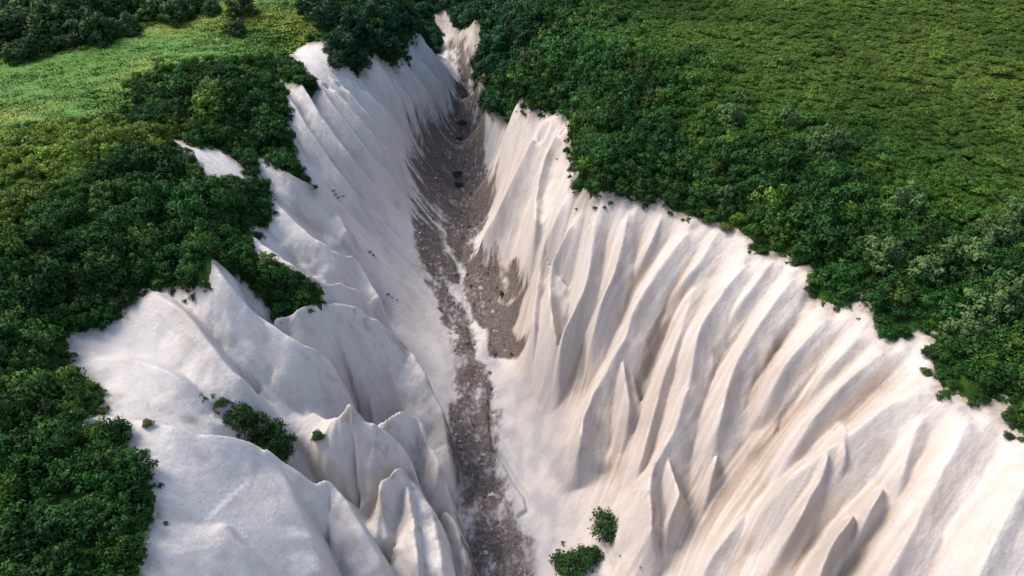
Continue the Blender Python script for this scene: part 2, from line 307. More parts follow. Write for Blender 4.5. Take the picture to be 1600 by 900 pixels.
# debris and stain masks -------------------------------------------------------
def mask(s, soft=1.5, dz=0.0, seed=0, jit=1.6):
    P = world_poly(s, Z, dz); P = P+[P[0]]; d, _, _ = polydist(X, Y, P)
    ins = inpoly(X, Y, P); sd_ = np.where(ins, d, -d)+jit*fbm(X*.25, Y*.25, 60+seed, 4)
    return smooth(-soft, soft, sd_)
D = np.zeros_like(X)
D = np.maximum(D, mask("715 90 735 110 757 165 758 240 775 300 760 340 740 380 735 420 700 400 690 330 655 300 645 240 660 205 700 190 712 140", 2.0, seed=1)*.95)
D = np.maximum(D, mask("740 398 775 395 805 410 822 435 826 445 780 480 770 520 735 500 722 440", 1.2, seed=2)*.9)
D = np.maximum(D, mask("826 445 815 470 800 515 828 520 820 540 790 560 765 555 760 510 780 478", .7, seed=3, jit=.6)*1.15)
D = np.maximum(D, mask("645 340 680 345 700 390 720 430 700 460 665 420 645 370", 1.2, seed=4)*.9)
D = np.maximum(D, mask("660 430 700 450 735 500 745 545 720 540 690 500", 1.6, seed=5)*.75)
D = np.maximum(D, mask("720 560 755 565 768 620 770 700 765 760 740 770 722 740 705 700 712 620", 1.2, seed=6)*.8)
D = np.maximum(D, mask("700 470 730 520 760 565 775 640 778 720 800 790 830 860 840 905 735 905 720 800 705 720 705 640 715 580", 2.0, seed=10)*.75)
D = np.maximum(D, mask("640 200 700 180 715 150 700 330 690 430 660 420 640 330", 2.5, seed=11)*.55)
D = np.maximum(D, mask("745 770 775 770 800 850 800 900 760 900", 1.5, seed=7)*.45)
D = np.maximum(D, mask("700 95 740 108 735 60 700 60 695 75", 1.2, seed=8)*.6)
SOLID = mask('826 445 815 470 800 515 828 520 820 540 790 560 765 555 760 510 780 478', .7, seed=3, jit=.5)
D = np.clip(D, 0, 1.2)*(~VEG)
conc = np.clip(1-REL/2.2, 0, 1)                        # gully lines between the fins collect tan silt
spot = np.zeros_like(X)
for u, v, rr in [(968,432,5),(1040,505,5),(1022,620,6),(1150,560,5),(1112,625,6),(1195,600,5),(1245,600,5),(1290,645,6),(1325,765,6),(1400,825,7),(1230,785,7),(1270,870,7),(1010,660,5),(945,640,4),(1180,700,6),(1090,760,6),(840,430,4),(905,560,4),(1460,790,6),(1340,585,4)]:
    hx, hy = hit(u, v, Z); spot = np.maximum(spot, np.exp(-((X-hx)**2+(Y-hy)**2)/rr**2))
st = fbm(S*.9, Tdn*.05, 71, 4)
MID_ = fbm(X*.16, Y*.16, 89, 4)
for u, v, rr in [(230,480,5),(200,545,6),(300,500,5),(140,560,5),(480,350,4),(530,330,4)]:
    hx, hy = hit(u, v, Z); spot = np.maximum(spot, .5*np.exp(-((X-hx)**2+(Y-hy)**2)/rr**2)*(.4+.6*smooth(-.2, .4, fbm(X*.3, Y*.3, 88, 4))))
TAN = np.clip((np.where(LEFT, .14+.25*smooth(.1, .5, MID_), .28)+1.35*spot)*np.where(LEFT, .6, .3+.7*conc), 0, 1)*wallness*smooth(-.35, .3, st+.1)*smooth(4, 10, dbed)
STREAK = (smooth(0, .55, fbm(S*2.4, Tdn*.11, 72, 3))+.9*smooth(.25, .5, fbm(S*1.1+9, Tdn*.03, 78, 3)))*wallness*np.where(LEFT, 1, .45)
MID = fbm(X*.35, Y*.35, 73, 5)
iso = .8*fbm(X*.33, Y*.2, 75, 5)+.5*fbm(X*1.3, Y*.9, 76, 3)
strk = .95*fbm((Y+.45*X)*.75, X*.10, 74, 5)+.4*fbm(X*1.3, Y*.9, 77, 3)
up_ = smooth(118, 140, Y)*LEFT*smooth(3, 8, dbed)
dd = D*1.1+1.25*(iso*(1-up_)+strk*up_)
D = np.maximum(smooth(.05, .98, dd)*smooth(.0, .35, D), np.clip(SOLID*(1.1+.2*iso), 0, 1))
RUST = RUST*smooth(.0, .45, fbm(X*.45, Y*.45+Z*.15, 81, 4)+.35*fbm(X*2, Y*2, 82, 2)-.05)*(dbed < 26)
vb = VEG.astype(float); kk = np.ones(9)/9
for _ in range(2):
    for ax in (0, 1): vb = np.apply_along_axis(lambda a_: np.convolve(np.pad(a_, 4, 'edge'), kk, 'valid'), ax, vb)
SOIL = smooth(.0, .45, vb+.3*fbm(X*.5, Y*.5, 61, 4))*(vb > .003)
COOL = np.where(LEFT, 1., 0.)*(~VEG)
BLUE = mask("690 520 770 555 830 570 880 640 895 720 905 800 870 905 735 905 715 780 700 680", 3, seed=9)*(.55+.45*smooth(-.3, .4, fbm(X*.3, Y*.2, 44, 4)))   # pale wet ash on the floor

# vertex data -------------------------------------------------------------------
NY, NX = X.shape
V3 = np.c_[X.ravel(), Y.ravel(), Z.ravel()]
dzy, dzx = np.gradient(Z, GY, GX)
N3 = np.stack([-dzx, -dzy, np.ones_like(Z)], -1); N3 /= np.linalg.norm(N3, axis=-1, keepdims=True); N3 = N3.reshape(-1, 3)
idx = np.arange(NX*NY).reshape(NY, NX)
QUADS = np.stack([idx[:-1, :-1], idx[:-1, 1:], idx[1:, 1:], idx[1:, :-1]], -1).reshape(-1, 4)
def fmask(a): return (a[:-1, :-1]).ravel()
ATT = dict(dirt=D.ravel(), silt=TAN.ravel(), ash=BLUE.ravel(), streak=STREAK.ravel(), blotch=(.5+.5*MID).ravel(), rust=RUST.ravel(), soil=SOIL.ravel(), warm=(~LEFT*1.0*(1-near_bed)).ravel())
FLOW = np.c_[S.ravel(), Tdn.ravel(), np.zeros(X.size)]

def np_mesh(name, verts, faces, mat, nrm=None, att=None, vec=None, smooth_=True):
    me = bpy.data.meshes.new(name); n = len(verts); k = faces.shape[1]
    me.vertices.add(n); me.vertices.foreach_set('co', np.ascontiguousarray(verts, np.float32).ravel())
    me.loops.add(faces.size); me.loops.foreach_set('vertex_index', faces.astype(np.int32).ravel())
    me.polygons.add(len(faces)); me.polygons.foreach_set('loop_start', np.arange(0, faces.size, k, dtype=np.int32))
    me.polygons.foreach_set('use_smooth', np.full(len(faces), smooth_))
    for a, v in (att or {}).items():
        t = me.attributes.new(a, 'FLOAT', 'POINT'); t.data.foreach_set('value', np.ascontiguousarray(v, np.float32))
    for a, v in (vec or {}).items():
        t = me.attributes.new(a, 'FLOAT_VECTOR', 'POINT'); t.data.foreach_set('vector', np.ascontiguousarray(v, np.float32).ravel())
    me.update(calc_edges=True)
    if nrm is not None: me.normals_split_custom_set_from_vertices(nrm.tolist())
    if mat: me.materials.append(mat)
    return me
def add(name, me, parent=None, label=None, cat=None, group=None, kind=None):
    o = bpy.data.objects.new(name, me); C.objects.link(o); o.parent = parent
    if label: o['label'] = label
    if cat: o['category'] = cat
    if group: o['group'] = group
    if kind: o['kind'] = kind
    return o
def land(name, sel, mat, **kw):
    q = QUADS[sel]; u, inv = np.unique(q, return_inverse=True)
    me = np_mesh(name, V3[u], inv.reshape(-1, 4), mat, N3[u], {k: v[u] for k, v in ATT.items()}, {'flow': FLOW[u]})
    return add(name, me, **kw)

# ------------------------------------------------------------------ materials
class NT:
    def __init__(s, name):
        s.m = bpy.data.materials.new(name); s.m.use_nodes = True; s.t = s.m.node_tree; s.b = s.t.nodes['Principled BSDF']
        s.out = s.t.nodes['Material Output']
        s.b.inputs['Roughness'].default_value = .9; s.b.inputs['Specular IOR Level'].default_value = .2
    def n(s, typ, **kw):
        o = s.t.nodes.new(typ)
        for k, v in kw.items():
            if k in o.inputs: o.inputs[k].default_value = v
            else: setattr(o, k, v)
        return o
    def l(s, a, b): s.t.links.new(a, b)
    def attr(s, name, out='Fac', typ='GEOMETRY'):
        a = s.n('ShaderNodeAttribute', attribute_name=name); a.attribute_type = typ; return a.outputs[out]
    def noise(s, vec, scale, detail=5, rough=.6, dist=0.0):
        o = s.n('ShaderNodeTexNoise', Scale=scale, Detail=detail, Roughness=rough, Distortion=dist)
        if vec is not None: s.l(vec, o.inputs['Vector'])
        return o.outputs['Fac']
    def ramp(s, f, *st):
        r = s.n('ShaderNodeValToRGB'); e = r.color_ramp.elements
        while len(e) < len(st): e.new(.5)
        for k, (p, c) in zip(e, st): k.position = p; k.color = (c if len(c) == 4 else (*c, 1)) if not isinstance(c, (int, float)) else (c, c, c, 1)
        s.l(f, r.inputs[0]); return r.outputs[0]
    def mix(s, f, a, b, mode='MIX'):
        m = s.n('ShaderNodeMix', data_type='RGBA', blend_type=mode)
        for sock, v in ((m.inputs[0], f), (m.inputs[6], a), (m.inputs[7], b)):
            if hasattr(v, 'links'): s.l(v, sock)
            else: sock.default_value = v if isinstance(v, (int, float)) else (*v, 1)[:4]
        return m.outputs[2]
    def math(s, op, a, b=0.0, clamp=False):
        m = s.n('ShaderNodeMath', operation=op, use_clamp=clamp)
        for i, v in enumerate((a, b)):
            if hasattr(v, 'links'): s.l(v, m.inputs[i])
            else: m.inputs[i].default_value = v
        return m.outputs[0]
    def mapv(s, vec, sc_):
        m = s.n('ShaderNodeMapping'); m.inputs['Scale'].default_value = sc_; s.l(vec, m.inputs['Vector']); return m.outputs[0]
    def bump(s, h, strength, dist=.2):
        b = s.n('ShaderNodeBump', Strength=strength, Distance=dist); s.l(h, b.inputs['Height']); s.l(b.outputs[0], s.b.inputs['Normal'])

def pumice_material():
    M = NT('pumice'); geo = M.n('ShaderNodeNewGeometry').outputs['Position']
    fine = M.noise(geo, 2.2, 5, .72); grain = M.noise(M.mapv(M.attr('flow', 'Vector'), (2.4, .55, 1)), 1.0, 4, .7); mid = M.attr('blotch')
    col = M.ramp(mid, (.3, (.475, .452, .437)), (.6, (.445, .422, .405)), (.8, (.375, .348, .326)))
    col = M.mix(M.attr('warm'), col, M.mix(1.0, col, (1.02, .965, .92), 'MULTIPLY'))
    col = M.mix(M.math('MULTIPLY', M.attr('streak'), .26, True), col, (.36, .325, .30))
    col = M.mix(M.math('MULTIPLY', M.attr('silt'), .72), col, (.235, .160, .098))
    col = M.mix(M.math('MULTIPLY', M.attr('rust'), .75), col, (.24, .185, .14))
    col = M.mix(M.ramp(fine, (.54, 0), (.76, .45)), col, (.30, .265, .24))
    col = M.mix(M.ramp(grain, (.5, 0), (.75, .4)), col, (.33, .29, .26))
    col = M.mix(M.math('MULTIPLY', M.attr('ash'), .8), col, (.20, .198, .222))
    col = M.mix(M.math('MULTIPLY', M.attr('soil'), M.ramp(fine, (.35, .95), (.65, .35))), col, (.13, .095, .06))
    grit = M.noise(geo, 7.0, 2, .6)
    col = M.mix(M.ramp(grit, (.52, 0), (.74, .34)), col, (.26, .23, .205))
    dark = M.ramp(fine, (.30, (.044, .032, .029)), (.75, (.092, .070, .062)))
    col = M.mix(M.math('MULTIPLY', M.attr('dirt'), M.ramp(fine, (.35, 1), (.70, .75))), col, dark)
    M.l(col, M.b.inputs['Base Color'])
    M.bump(M.math('MULTIPLY', M.math('ADD', fine, M.math('MULTIPLY', grain, .7)), M.math('ADD', M.math('MULTIPLY', M.attr('dirt'), .5), .55)), .6, .4); M.b.inputs['Specular IOR Level'].default_value = .08
    return M.m
def soil_material(name, a, b, c):
    M = NT(name); geo = M.n('ShaderNodeNewGeometry').outputs['Position']
    n1 = M.noise(geo, .08, 5); n2 = M.noise(M.mapv(geo, (1, 1.6, 1)), .7, 6, .7)
    col = M.mix(M.ramp(n1, (.38, 0), (.62, 1)), a, b); col = M.mix(M.ramp(n2, (.4, 0), (.7, .8)), col, c)
    M.l(col, M.b.inputs['Base Color']); M.bump(n2, .6, .4); return M.m
MP = pumice_material()
MEADOW = soil_material('meadow_turf', (.095, .19, .035), (.125, .215, .04), (.06, .13, .028))
SCRUB = soil_material('scrub_soil', (.026, .058, .012), (.036, .070, .014), (.018, .040, .010))
for m_ in (MEADOW, SCRUB): m_.node_tree.nodes['Principled BSDF'].inputs['Specular IOR Level'].default_value = 0

# ------------------------------------------------------------------ land objects
MEAD_P = world_poly("-160 210 -160 85 0 84 110 86 180 66 240 42 300 16 380 -6 420 -20 480 0 525 32 480 64 440 88 350 98 250 104 195 130 200 170 150 190 60 196 0 200", Z)
mead = inpoly(jx, jy, MEAD_P) & inL
fin_names = {}
own = np.where(VEG, -1, OWN); ownf = fmask(own)
vegf, leftf = fmask(VEG), fmask(LEFT); meadf = fmask(mead); bedf = fmask((near_bed > .5) & ~VEG)
FINS = {   # crest -> (name, label)
 'A': ('pumice_spur', 'broad smooth white spur below the trees in the lower left corner'),
 'A2': ('pumice_fin', 'curved pale fin with one pointed tooth right of the broad white spur'),
 'B1': ('pumice_fin', 'grey white fin with two sharp teeth beside the small lone bush'),
 'B2': ('pumice_fin', 'leaning blade with round notched top behind the dark crevice'),
 'B3': ('pumice_fin', 'long pale fin ending in a brown streaked cliff over the stream bed'),
 'C2': ('pumice_fin', 'short white fin just below the bushy tongue on the left wall'),
 'D1': ('pumice_fin', 'upper of two parallel rounded white fins at mid height on left wall'),
 'D2': ('pumice_fin', 'lower of two parallel rounded white fins right of the bushy tongue'),
 'G1': ('pumice_pinnacle', 'tall blunt ribbed pinnacle at the bottom centre above the stream bed'),
 'G2': ('pumice_pinnacle', 'narrow rounded pinnacle leaning on the tall ribbed one by the stream bed'),
 'R0': ('pumice_prow', 'bright cream prow of the right wall under the highest bushes'),
 'R6': ('pumice_cone', 'long pale cone with a cracked block at its foot on the right wall'),
 'R8': ('pumice_cone', 'largest grooved cone of the right wall reaching down beside two round bushes'),
 'R9': ('pumice_cone', 'slim ridge just left of the largest cone on the right wall'),
 'R10': ('pumice_cone', 'curved tan stained ridge right of the largest cone'),
 'R13': ('pumice_spur', 'wide smooth shoulder with a sharp edge in the lower right wall'),
 'R14': ('pumice_fin', 'row of stepped pointed teeth in the lower right wall'),
 'R15': ('pumice_fin', 'grey weathered spike at the bottom edge of the right wall'),
 'R20': ('pumice_fin', 'tiny isolated blade standing on the tan slope right of the largest cone'),
}
taken = np.zeros(len(QUADS), bool)
for ri, r in enumerate(RIDGES):
    if r[0] in FINS:
        s = (ownf == ri) & ~vegf
        nm, lb = FINS[r[0]]; land(nm, s, MP, label=lb, cat='rock formation', group='eroded pumice fins of the canyon'); taken |= s
land('stream_bed', bedf & ~taken & ~vegf, MP, kind='structure')
land('canyon_wall_left', leftf & ~bedf & ~taken & ~vegf, MP, kind='structure')
land('canyon_wall_right', ~leftf & ~bedf & ~taken & ~vegf, MP, kind='structure')
land('meadow', vegf & meadf, MEADOW, kind='structure')
land('plateau_left', vegf & ~meadf & fmask(inL), SCRUB, kind='structure')
land('plateau_right', vegf & ~meadf & ~fmask(inL), SCRUB, kind='structure')
# the country around, out to the horizon
def outer():
    a = np.array([-3000, -1500, -700, -400, -259], float); xs = np.r_[a, np.linspace(-200, 200, 9), -a+10]
    b = np.r_[[-3000, -1500, -500, -200, -69], np.linspace(0, 400, 9), [439, 600, 1000, 2000, 4500]]
    x, y = np.meshgrid(xs, b); edge = gridlerp(GX, GY, Z, np.clip(x, -258, 268), np.clip(y, -68, 438))
    far = smooth(0, 1200, np.maximum(np.abs(x)-260, np.maximum(y-440, -70-y)))
    z = edge*(1-far)+(12+25*fbm(x*.0013, y*.0013, 77, 3)+far*30)*far-.6
    n = np.arange(x.size).reshape(x.shape); q = np.stack([n[:-1, :-1], n[:-1, 1:], n[1:, 1:], n[1:, :-1]], -1)
    cx = .25*(x[:-1, :-1]+x[1:, 1:]+x[:-1, 1:]+x[1:, :-1]); cy = .25*(y[:-1, :-1]+y[1:, 1:]+y[:-1, 1:]+y[1:, :-1])
    keep = ~((np.abs(cx) < 262) & (cy > -71) & (cy < 441))
    return np_mesh('ground', np.c_[x.ravel(), y.ravel(), z.ravel()], q[keep].reshape(-1, 4), SCRUB)
add('ground', outer(), kind='structure')
print('land', round(time.time()-T0, 1))
# ------------------------------------------------------------------ vegetation
def leaf_material():
    M = NT('foliage'); t = M.attr('tint', 'Vector', 'INSTANCER'); v = M.attr('leaf')
    col = M.mix(M.ramp(v, (0, .42), (.55, .9), (1, 1.75)), (0, 0, 0), (1, 1, 1))
    m = M.n('ShaderNodeVectorMath', operation='MULTIPLY'); M.l(t, m.inputs[0]); M.l(col, m.inputs[1])
    M.l(m.outputs[0], M.b.inputs['Base Color']); M.b.inputs['Roughness'].default_value = .62
    M.b.inputs['Specular IOR Level'].default_value = .12
    tr = M.n('ShaderNodeBsdfTranslucent'); M.l(m.outputs[0], tr.inputs[0])
    mx = M.n('ShaderNodeMixShader'); mx.inputs[0].default_value = .22
    M.l(M.b.outputs[0], mx.inputs[1]); M.l(tr.outputs[0], mx.inputs[2]); M.l(mx.outputs[0], M.out.inputs[0]); return M.m
LEAF = leaf_material()
BARK = soil_material('bark', (.12, .10, .085), (.16, .14, .12), (.07, .06, .05))

def crown_mesh(name, seed, nc, nl, size, hgt, low, spread=.34):
    """many small leaf faces gathered in clumps over a crown of radius 1"""
    g = np.random.default_rng(seed)
    d = g.normal(size=(nc, 3)); d[:, 2] = np.abs(d[:, 2])*1.0-low; d /= np.linalg.norm(d, axis=1)[:, None]
    rad = g.uniform(.55, .88, nc)*(1+.25*np.sin(3*np.arctan2(d[:, 1], d[:, 0])+seed))
    c = d*rad[:, None]; c[:, 2] = c[:, 2]*hgt+hgt*.45
    rc = g.uniform(.6, 1.25, nc)*spread
    ci = np.repeat(np.arange(nc), nl); n = len(ci)
    o = g.normal(size=(n, 3)); o[:, 2] += .35; o /= np.linalg.norm(o, axis=1)[:, None]
    p = c[ci]+o*(rc[ci]*g.uniform(.55, 1.08, n))[:, None]*[1, 1, .8]
    nr = o*.8+g.normal(size=(n, 3))*.55+[0, 0, .25]; nr /= np.linalg.norm(nr, axis=1)[:, None]
    nr *= np.where((nr*o).sum(1) < 0, -1, 1)[:, None]
    a = np.cross(nr, g.normal(size=(n, 3))); a /= np.linalg.norm(a, axis=1)[:, None]; b = np.cross(nr, a)
    s = (size*g.uniform(.6, 1.4, n))[:, None]
    V = np.stack([p-a*s, p-b*s*.55+nr*s*.12, p+a*s, p+b*s*.55+nr*s*.12], 1).reshape(-1, 3)
    V[:, 2] = np.maximum(V[:, 2], .02)
    tone = np.clip(.5+.30*g.normal(size=nc)[ci]*.6+.22*g.normal(size=n), 0, 1)
    cn = p-[0, 0, hgt*.3]; cn /= np.linalg.norm(cn, axis=1)[:, None]+1e-6
    sn = o*.9+cn*.5+nr*.45; sn /= np.linalg.norm(sn, axis=1)[:, None]
    return np_mesh(name, V, np.arange(4*n).reshape(-1, 4), LEAF, np.repeat(sn, 4, 0), att={'leaf': np.repeat(tone, 4)})
def stem_mesh(name, seed, h, r, limbs):
    g = np.random.default_rng(seed); V, Fc = [], []
    def tube(p, q, r0, r1, k=6):
        p, q = np.array(p, float), np.array(q, float); d = (q-p)/np.linalg.norm(q-p); a = np.cross(d, [.3, .9, .2]); a /= np.linalg.norm(a); b = np.cross(d, a)
        mid = (p+q)/2+g.normal(size=3)*.06*np.linalg.norm(q-p); o = len(V)
        for c, rr in ((p, r0), (mid, (r0+r1)/2), (q, r1)):
            for i in range(k): t = 2*math.pi*i/k; V.append(c+rr*(a*math.cos(t)+b*math.sin(t)))
        for l in range(2):
            for i in range(k): Fc.append((o+l*k+i, o+l*k+(i+1) % k, o+l*k+k+(i+1) % k, o+l*k+k+i))
    top = np.array([g.normal()*.05, g.normal()*.05, h*.6]); tube((0, 0, -.25), top, r, r*.6)
    for i in range(limbs):
        t = 2*math.pi*(i+g.uniform(-.3, .3))/limbs; s = top*g.uniform(.45, 1)
        tube(s, s+np.array([math.cos(t)*.55, math.sin(t)*.55, h*g.uniform(.3, .6)]), r*.5, r*.15)
    return np_mesh(name, np.array(V), np.array(Fc), BARK)
SHRUB = [(crown_mesh('shrub_crown', 100+i, 26, 38, .088, .78, .25), stem_mesh('shrub_stem', 200+i, .7, .07, 5)) for i in range(6)]
TREE = [(crown_mesh('tree_crown', 300+i, 56, 44, .085, 1.0, .40, .28), stem_mesh('tree_stem', 400+i, 1.0, .07, 6)) for i in range(4)]
BUSH = [crown_mesh('bush_crown', 350+i, 52, 42, .075, .72, .05, .33) for i in range(3)]
def grass_mesh(seed):
    g = np.random.default_rng(seed); n = 70; a = g.uniform(0, 6.28, n); p = np.c_[g.normal(0, .5, (n, 2)), np.zeros(n)]
    l = np.c_[np.cos(a), np.sin(a), np.full(n, .45)]*g.uniform(.4, .9, n)[:, None]; s_ = np.c_[-np.sin(a), np.cos(a), 0*a]*.16
    V = np.stack([p+l, p+l*.6+s_*.8, p+s_, p-s_], 1).reshape(-1, 3)
    nr = np.repeat(g.normal(0, .18, (n, 3))+[0, 0, 1], 4, 0); nr /= np.linalg.norm(nr, axis=1)[:, None]
    return np_mesh('grass_blades', V, np.arange(4*n).reshape(-1, 4), LEAF, nr, {'leaf': np.repeat(np.clip(g.normal(.5, .15, n), 0, 1), 4)})
TUFT = [crown_mesh('tuft_leaves', 500+i, 7, 20, .17, .7, .0, .4) for i in range(2)]

hz = lambda x, y: gridlerp(GX, GY, Z, np.asarray(x, float), np.asarray(y, float))
def project(x, y, z):
    dz = z-CAM_Z; f = y*CP-dz*SP; up = y*SP+dz*CP
    f = np.where(f < 1, 1, f); return 800+F*x/f, 450-F*up/f, f
def plant(kind, name, part, me, stem, x, y, r, hs, tint, label, cat, group=None, z=None):
    e = bpy.data.objects.new(name, None); C.objects.link(e); e.empty_display_size = .2
    e.location = (x, y, float(hz(x, y)) if z is None else z); e.rotation_euler = (random.uniform(-.08, .08), random.uniform(-.08, .08), random.uniform(0, 6.28))
    e.scale = (r, r, r*hs); e['label'] = label; e['category'] = cat
    if group: e['group'] = group
    f = add(part, me, e); f['tint'] = [float(c) for c in tint]
    if stem: add('trunk' if cat == 'tree' else 'stem', stem, e)
    return e

# every shrub spot: jittered grid over both plateaus, denser and taller along the rims
def spots(poly, avoid, step, seed):
    g = np.random.default_rng(seed); x, y = np.meshgrid(np.arange(-250, 260, step), np.arange(0, 330, step))
    x = (x+g.uniform(-.85, .85, x.shape)*step).ravel(); y = (y+g.uniform(-.85, .85, y.shape)*step).ravel()
    u, v, _ = project(x, y, hz(x, y)+.8); k = (u > -170) & (u < 1770) & (v > -70) & (v < 1010)
    x, y = x[k], y[k]; k = inpoly(x, y, poly)
    x, y = x[k], y[k]; st_ = gridlerp(GX, GY, slope, x, y) > .55; a = st_ & (g.random(len(x)) < .9)      # steeper ground carries more stems per plan area
    for _ in range(2): x = np.r_[x, x[:len(st_)][a]+g.normal(0, .7, a.sum())]; y = np.r_[y, y[:len(st_)][a]+g.normal(0, .7, a.sum())]
    k = inpoly(x, y, poly)
    return x[k], y[k]
lineL = polydist; 
def tint_at(x, y, u, v, left, drim, g):
    n = 1.3*fbm(x*.024, y*.03, 90, 4); n2 = fbm(x*.2, y*.2, 91, 2)
    dark = np.array([.025, .088, .017]); mid = np.array([.060, .148, .020]); olive = np.array([.130, .205, .032]); teal = np.array([.016, .076, .030])
    inner = smooth(6, 30, drim)
    a = np.clip(inner+.45*n, 0, 1)[:, None]
    t = dark*(1-a)+mid*a
    b = np.clip(smooth(22, 60, drim)*.9+.5*n-.05, 0, 1)[:, None]
    t = t*(1-b)+olive*b*np.where(left, 1.0, .85)[:, None]
    far = (smooth(150, 200, y)*(1-smooth(8, 22, drim)))[:, None]
    t = t*(1-far)+teal*far
    ol = (inpoly(x, y, OLIVE)*left)[:, None]*np.clip(.75+.5*n, 0, 1)[:, None]
    t = t*(1-ol)+np.array([.165, .245, .030])*ol
    br = (g.random(len(x)) < .10)[:, None]; t = np.where(br, t*.5+np.array([.065, .105, .014]), t)
    return t*.92*np.clip(1+(.40*n2+.24*g.normal(size=len(x)))*(1-.65*smooth(15, 40, drim))+.45*n*smooth(15, 40, drim), .35, 2)[:, None]
PTS = []
OLIVE = world_poly('-160 205 0 200 150 192 300 190 310 205 240 225 160 262 80 296 30 330 0 420 -160 420', Z, .8)
for left, poly, line, seed in ((True, LPOLY, lvw, 1), (False, RPOLY, rvw, 2)):
    x, y = spots(poly, None, 1.55, seed)
    gf = np.random.default_rng(seed+40); ln = np.array(line); sg_ = np.r_[0, np.cumsum(np.hypot(*np.diff(ln, axis=0).T))]
    q = gf.uniform(0, sg_[-1], 420); fx = np.interp(q, sg_, ln[:, 0])+gf.normal(0, .5, 420); fy = np.interp(q, sg_, ln[:, 1])+gf.normal(0, .5, 420)
    fr0 = np.r_[np.zeros(len(x)), np.ones(420)] > 0; x = np.r_[x, fx]; y = np.r_[y, fy]; d, _, _ = polydist(x, y, line)
    if left:
        im = inpoly(x, y, MEAD_P); g0 = np.random.default_rng(5); keep = ~im | ((fbm(x*.06, y*.06, 23, 2) > .55) & (g0.random(len(x)) < .6)); x, y, d, fr0 = x[keep], y[keep], d[keep], fr0[keep]
    g = np.random.default_rng(seed+10)
    u, v, f = project(x, y, hz(x, y)+.8)
    r = np.interp(d, [0, 3, 12, 30, 60], np.array([1.1, 1.6, 1.65, 1.3, 1.15])*1.0)*g.choice([.6, .8, 1, 1.2, 1.5], len(x), p=[.2, .25, .25, .2, .1])*(1+.3*fbm(x*.15, y*.15, 33, 2))
    r = np.where(fr0, g.uniform(.2, .75, len(x)), r)
    bigp = g.random(len(x)) < .07; r = np.where(bigp & ~fr0, r*1.55, r)
    if not left: r = r*(1+.45*smooth(120, 150, y)*(1-smooth(20, 45, d))*~fr0)
    hs = np.interp(d, [0, 10, 35], [1.0, 1.1, .5])*g.uniform(.8, 1.3, len(x))
    if left: r = np.where(inpoly(x, y, MEAD_P), r*.6, r*np.interp(np.minimum(polydist(x, y, MEAD_P)[0], 20), [0, 12], [.55, 1]))
    PTS.append(np.c_[x, y, hz(x, y)-.08, r, hs, tint_at(x, y, u, v, np.full(len(x), left), d, g), u, v, f, np.full(len(x), left), d])
PTS = np.concatenate(PTS)
inview = (PTS[:, 8] > 0) & (PTS[:, 8] < 1600) & (PTS[:, 9] > 0) & (PTS[:, 9] < 900)
score = np.where(inview, PTS[:, 3]/PTS[:, 10], 0); big = np.argsort(-score)[:290]; sel = np.zeros(len(PTS), bool); sel[big] = True
print('shrubs', len(PTS))
def shrub_label(p):
    u, v, r, left, d = p[8], p[9], p[3], p[11], p[12]; lum = .3*p[5]+.6*p[6]
    size = 'large' if r > 2.1 else ('small' if r < 1.2 else 'mid sized')
    tone = 'yellowish' if p[5] > .62*p[6] else ('bright green' if lum > .085 else ('very dark green' if lum < .04 else 'deep green'))
    edge = 'at the rim edge' if d < 2.2 else ('just behind the rim' if d < 6 else 'deep in the thicket')
    if left:
        z = 'lower left corner' if v > 660 else ('left picture edge' if u < 100 else ('left hillside above the pale slope' if v > 380 else ('left rim by the bushy tongues' if u > 250 else 'upper left hillside')))
    else:
        z = 'far right edge' if u > 1440 else ('right rim above the spiky lower wall' if u > 1250 else ('right rim above the long cones' if u > 1000 else 'right rim near the prow'))
    return '%s %s shrub %s, %s' % (size, tone, edge, z)
for i in big:
    p = PTS[i]; m, s = SHRUB[i % 6]
    lb = shrub_label(p)
    plant('shrub', 'shrub', 'foliage', m, s, p[0], p[1], p[3], p[4], p[5:8], lb, 'shrub', {True: 'shrubs of the left thicket', False: 'shrubs of the right thicket'}[bool(p[11])])

# the rest of the thicket: one mass per plateau, real crowns set on points
def scatter_group(protos):
    ng = bpy.data.node_groups.new('thicket', 'GeometryNodeTree')
    ng.interface.new_socket('Geometry', in_out='INPUT', socket_type='NodeSocketGeometry'); ng.interface.new_socket('Geometry', in_out='OUTPUT', socket_type='NodeSocketGeometry')
    N = ng.nodes; L = ng.links; gi = N.new('NodeGroupInput'); go = N.new('NodeGroupOutput')
    j = N.new('GeometryNodeJoinGeometry')
    for o in protos:
        oi = N.new('GeometryNodeObjectInfo'); oi.inputs['Object'].default_value = o; oi.inputs['As Instance'].default_value = True; oi.transform_space = 'ORIGINAL'
        L.new(oi.outputs['Geometry'], j.inputs[0])
    ip = N.new('GeometryNodeInstanceOnPoints'); ip.inputs['Pick Instance'].default_value = True
    def na(n, t):
        a = N.new('GeometryNodeInputNamedAttribute'); a.data_type = t; a.inputs['Name'].default_value = n; return a.outputs[0]
    L.new(gi.outputs[0], ip.inputs['Points']); L.new(j.outputs[0], ip.inputs['Instance'])
    L.new(na('pick', 'INT'), ip.inputs['Instance Index']); L.new(na('turn', 'FLOAT_VECTOR'), ip.inputs['Rotation']); L.new(na('size', 'FLOAT_VECTOR'), ip.inputs['Scale'])
    L.new(ip.outputs[0], go.inputs[0]); return ng
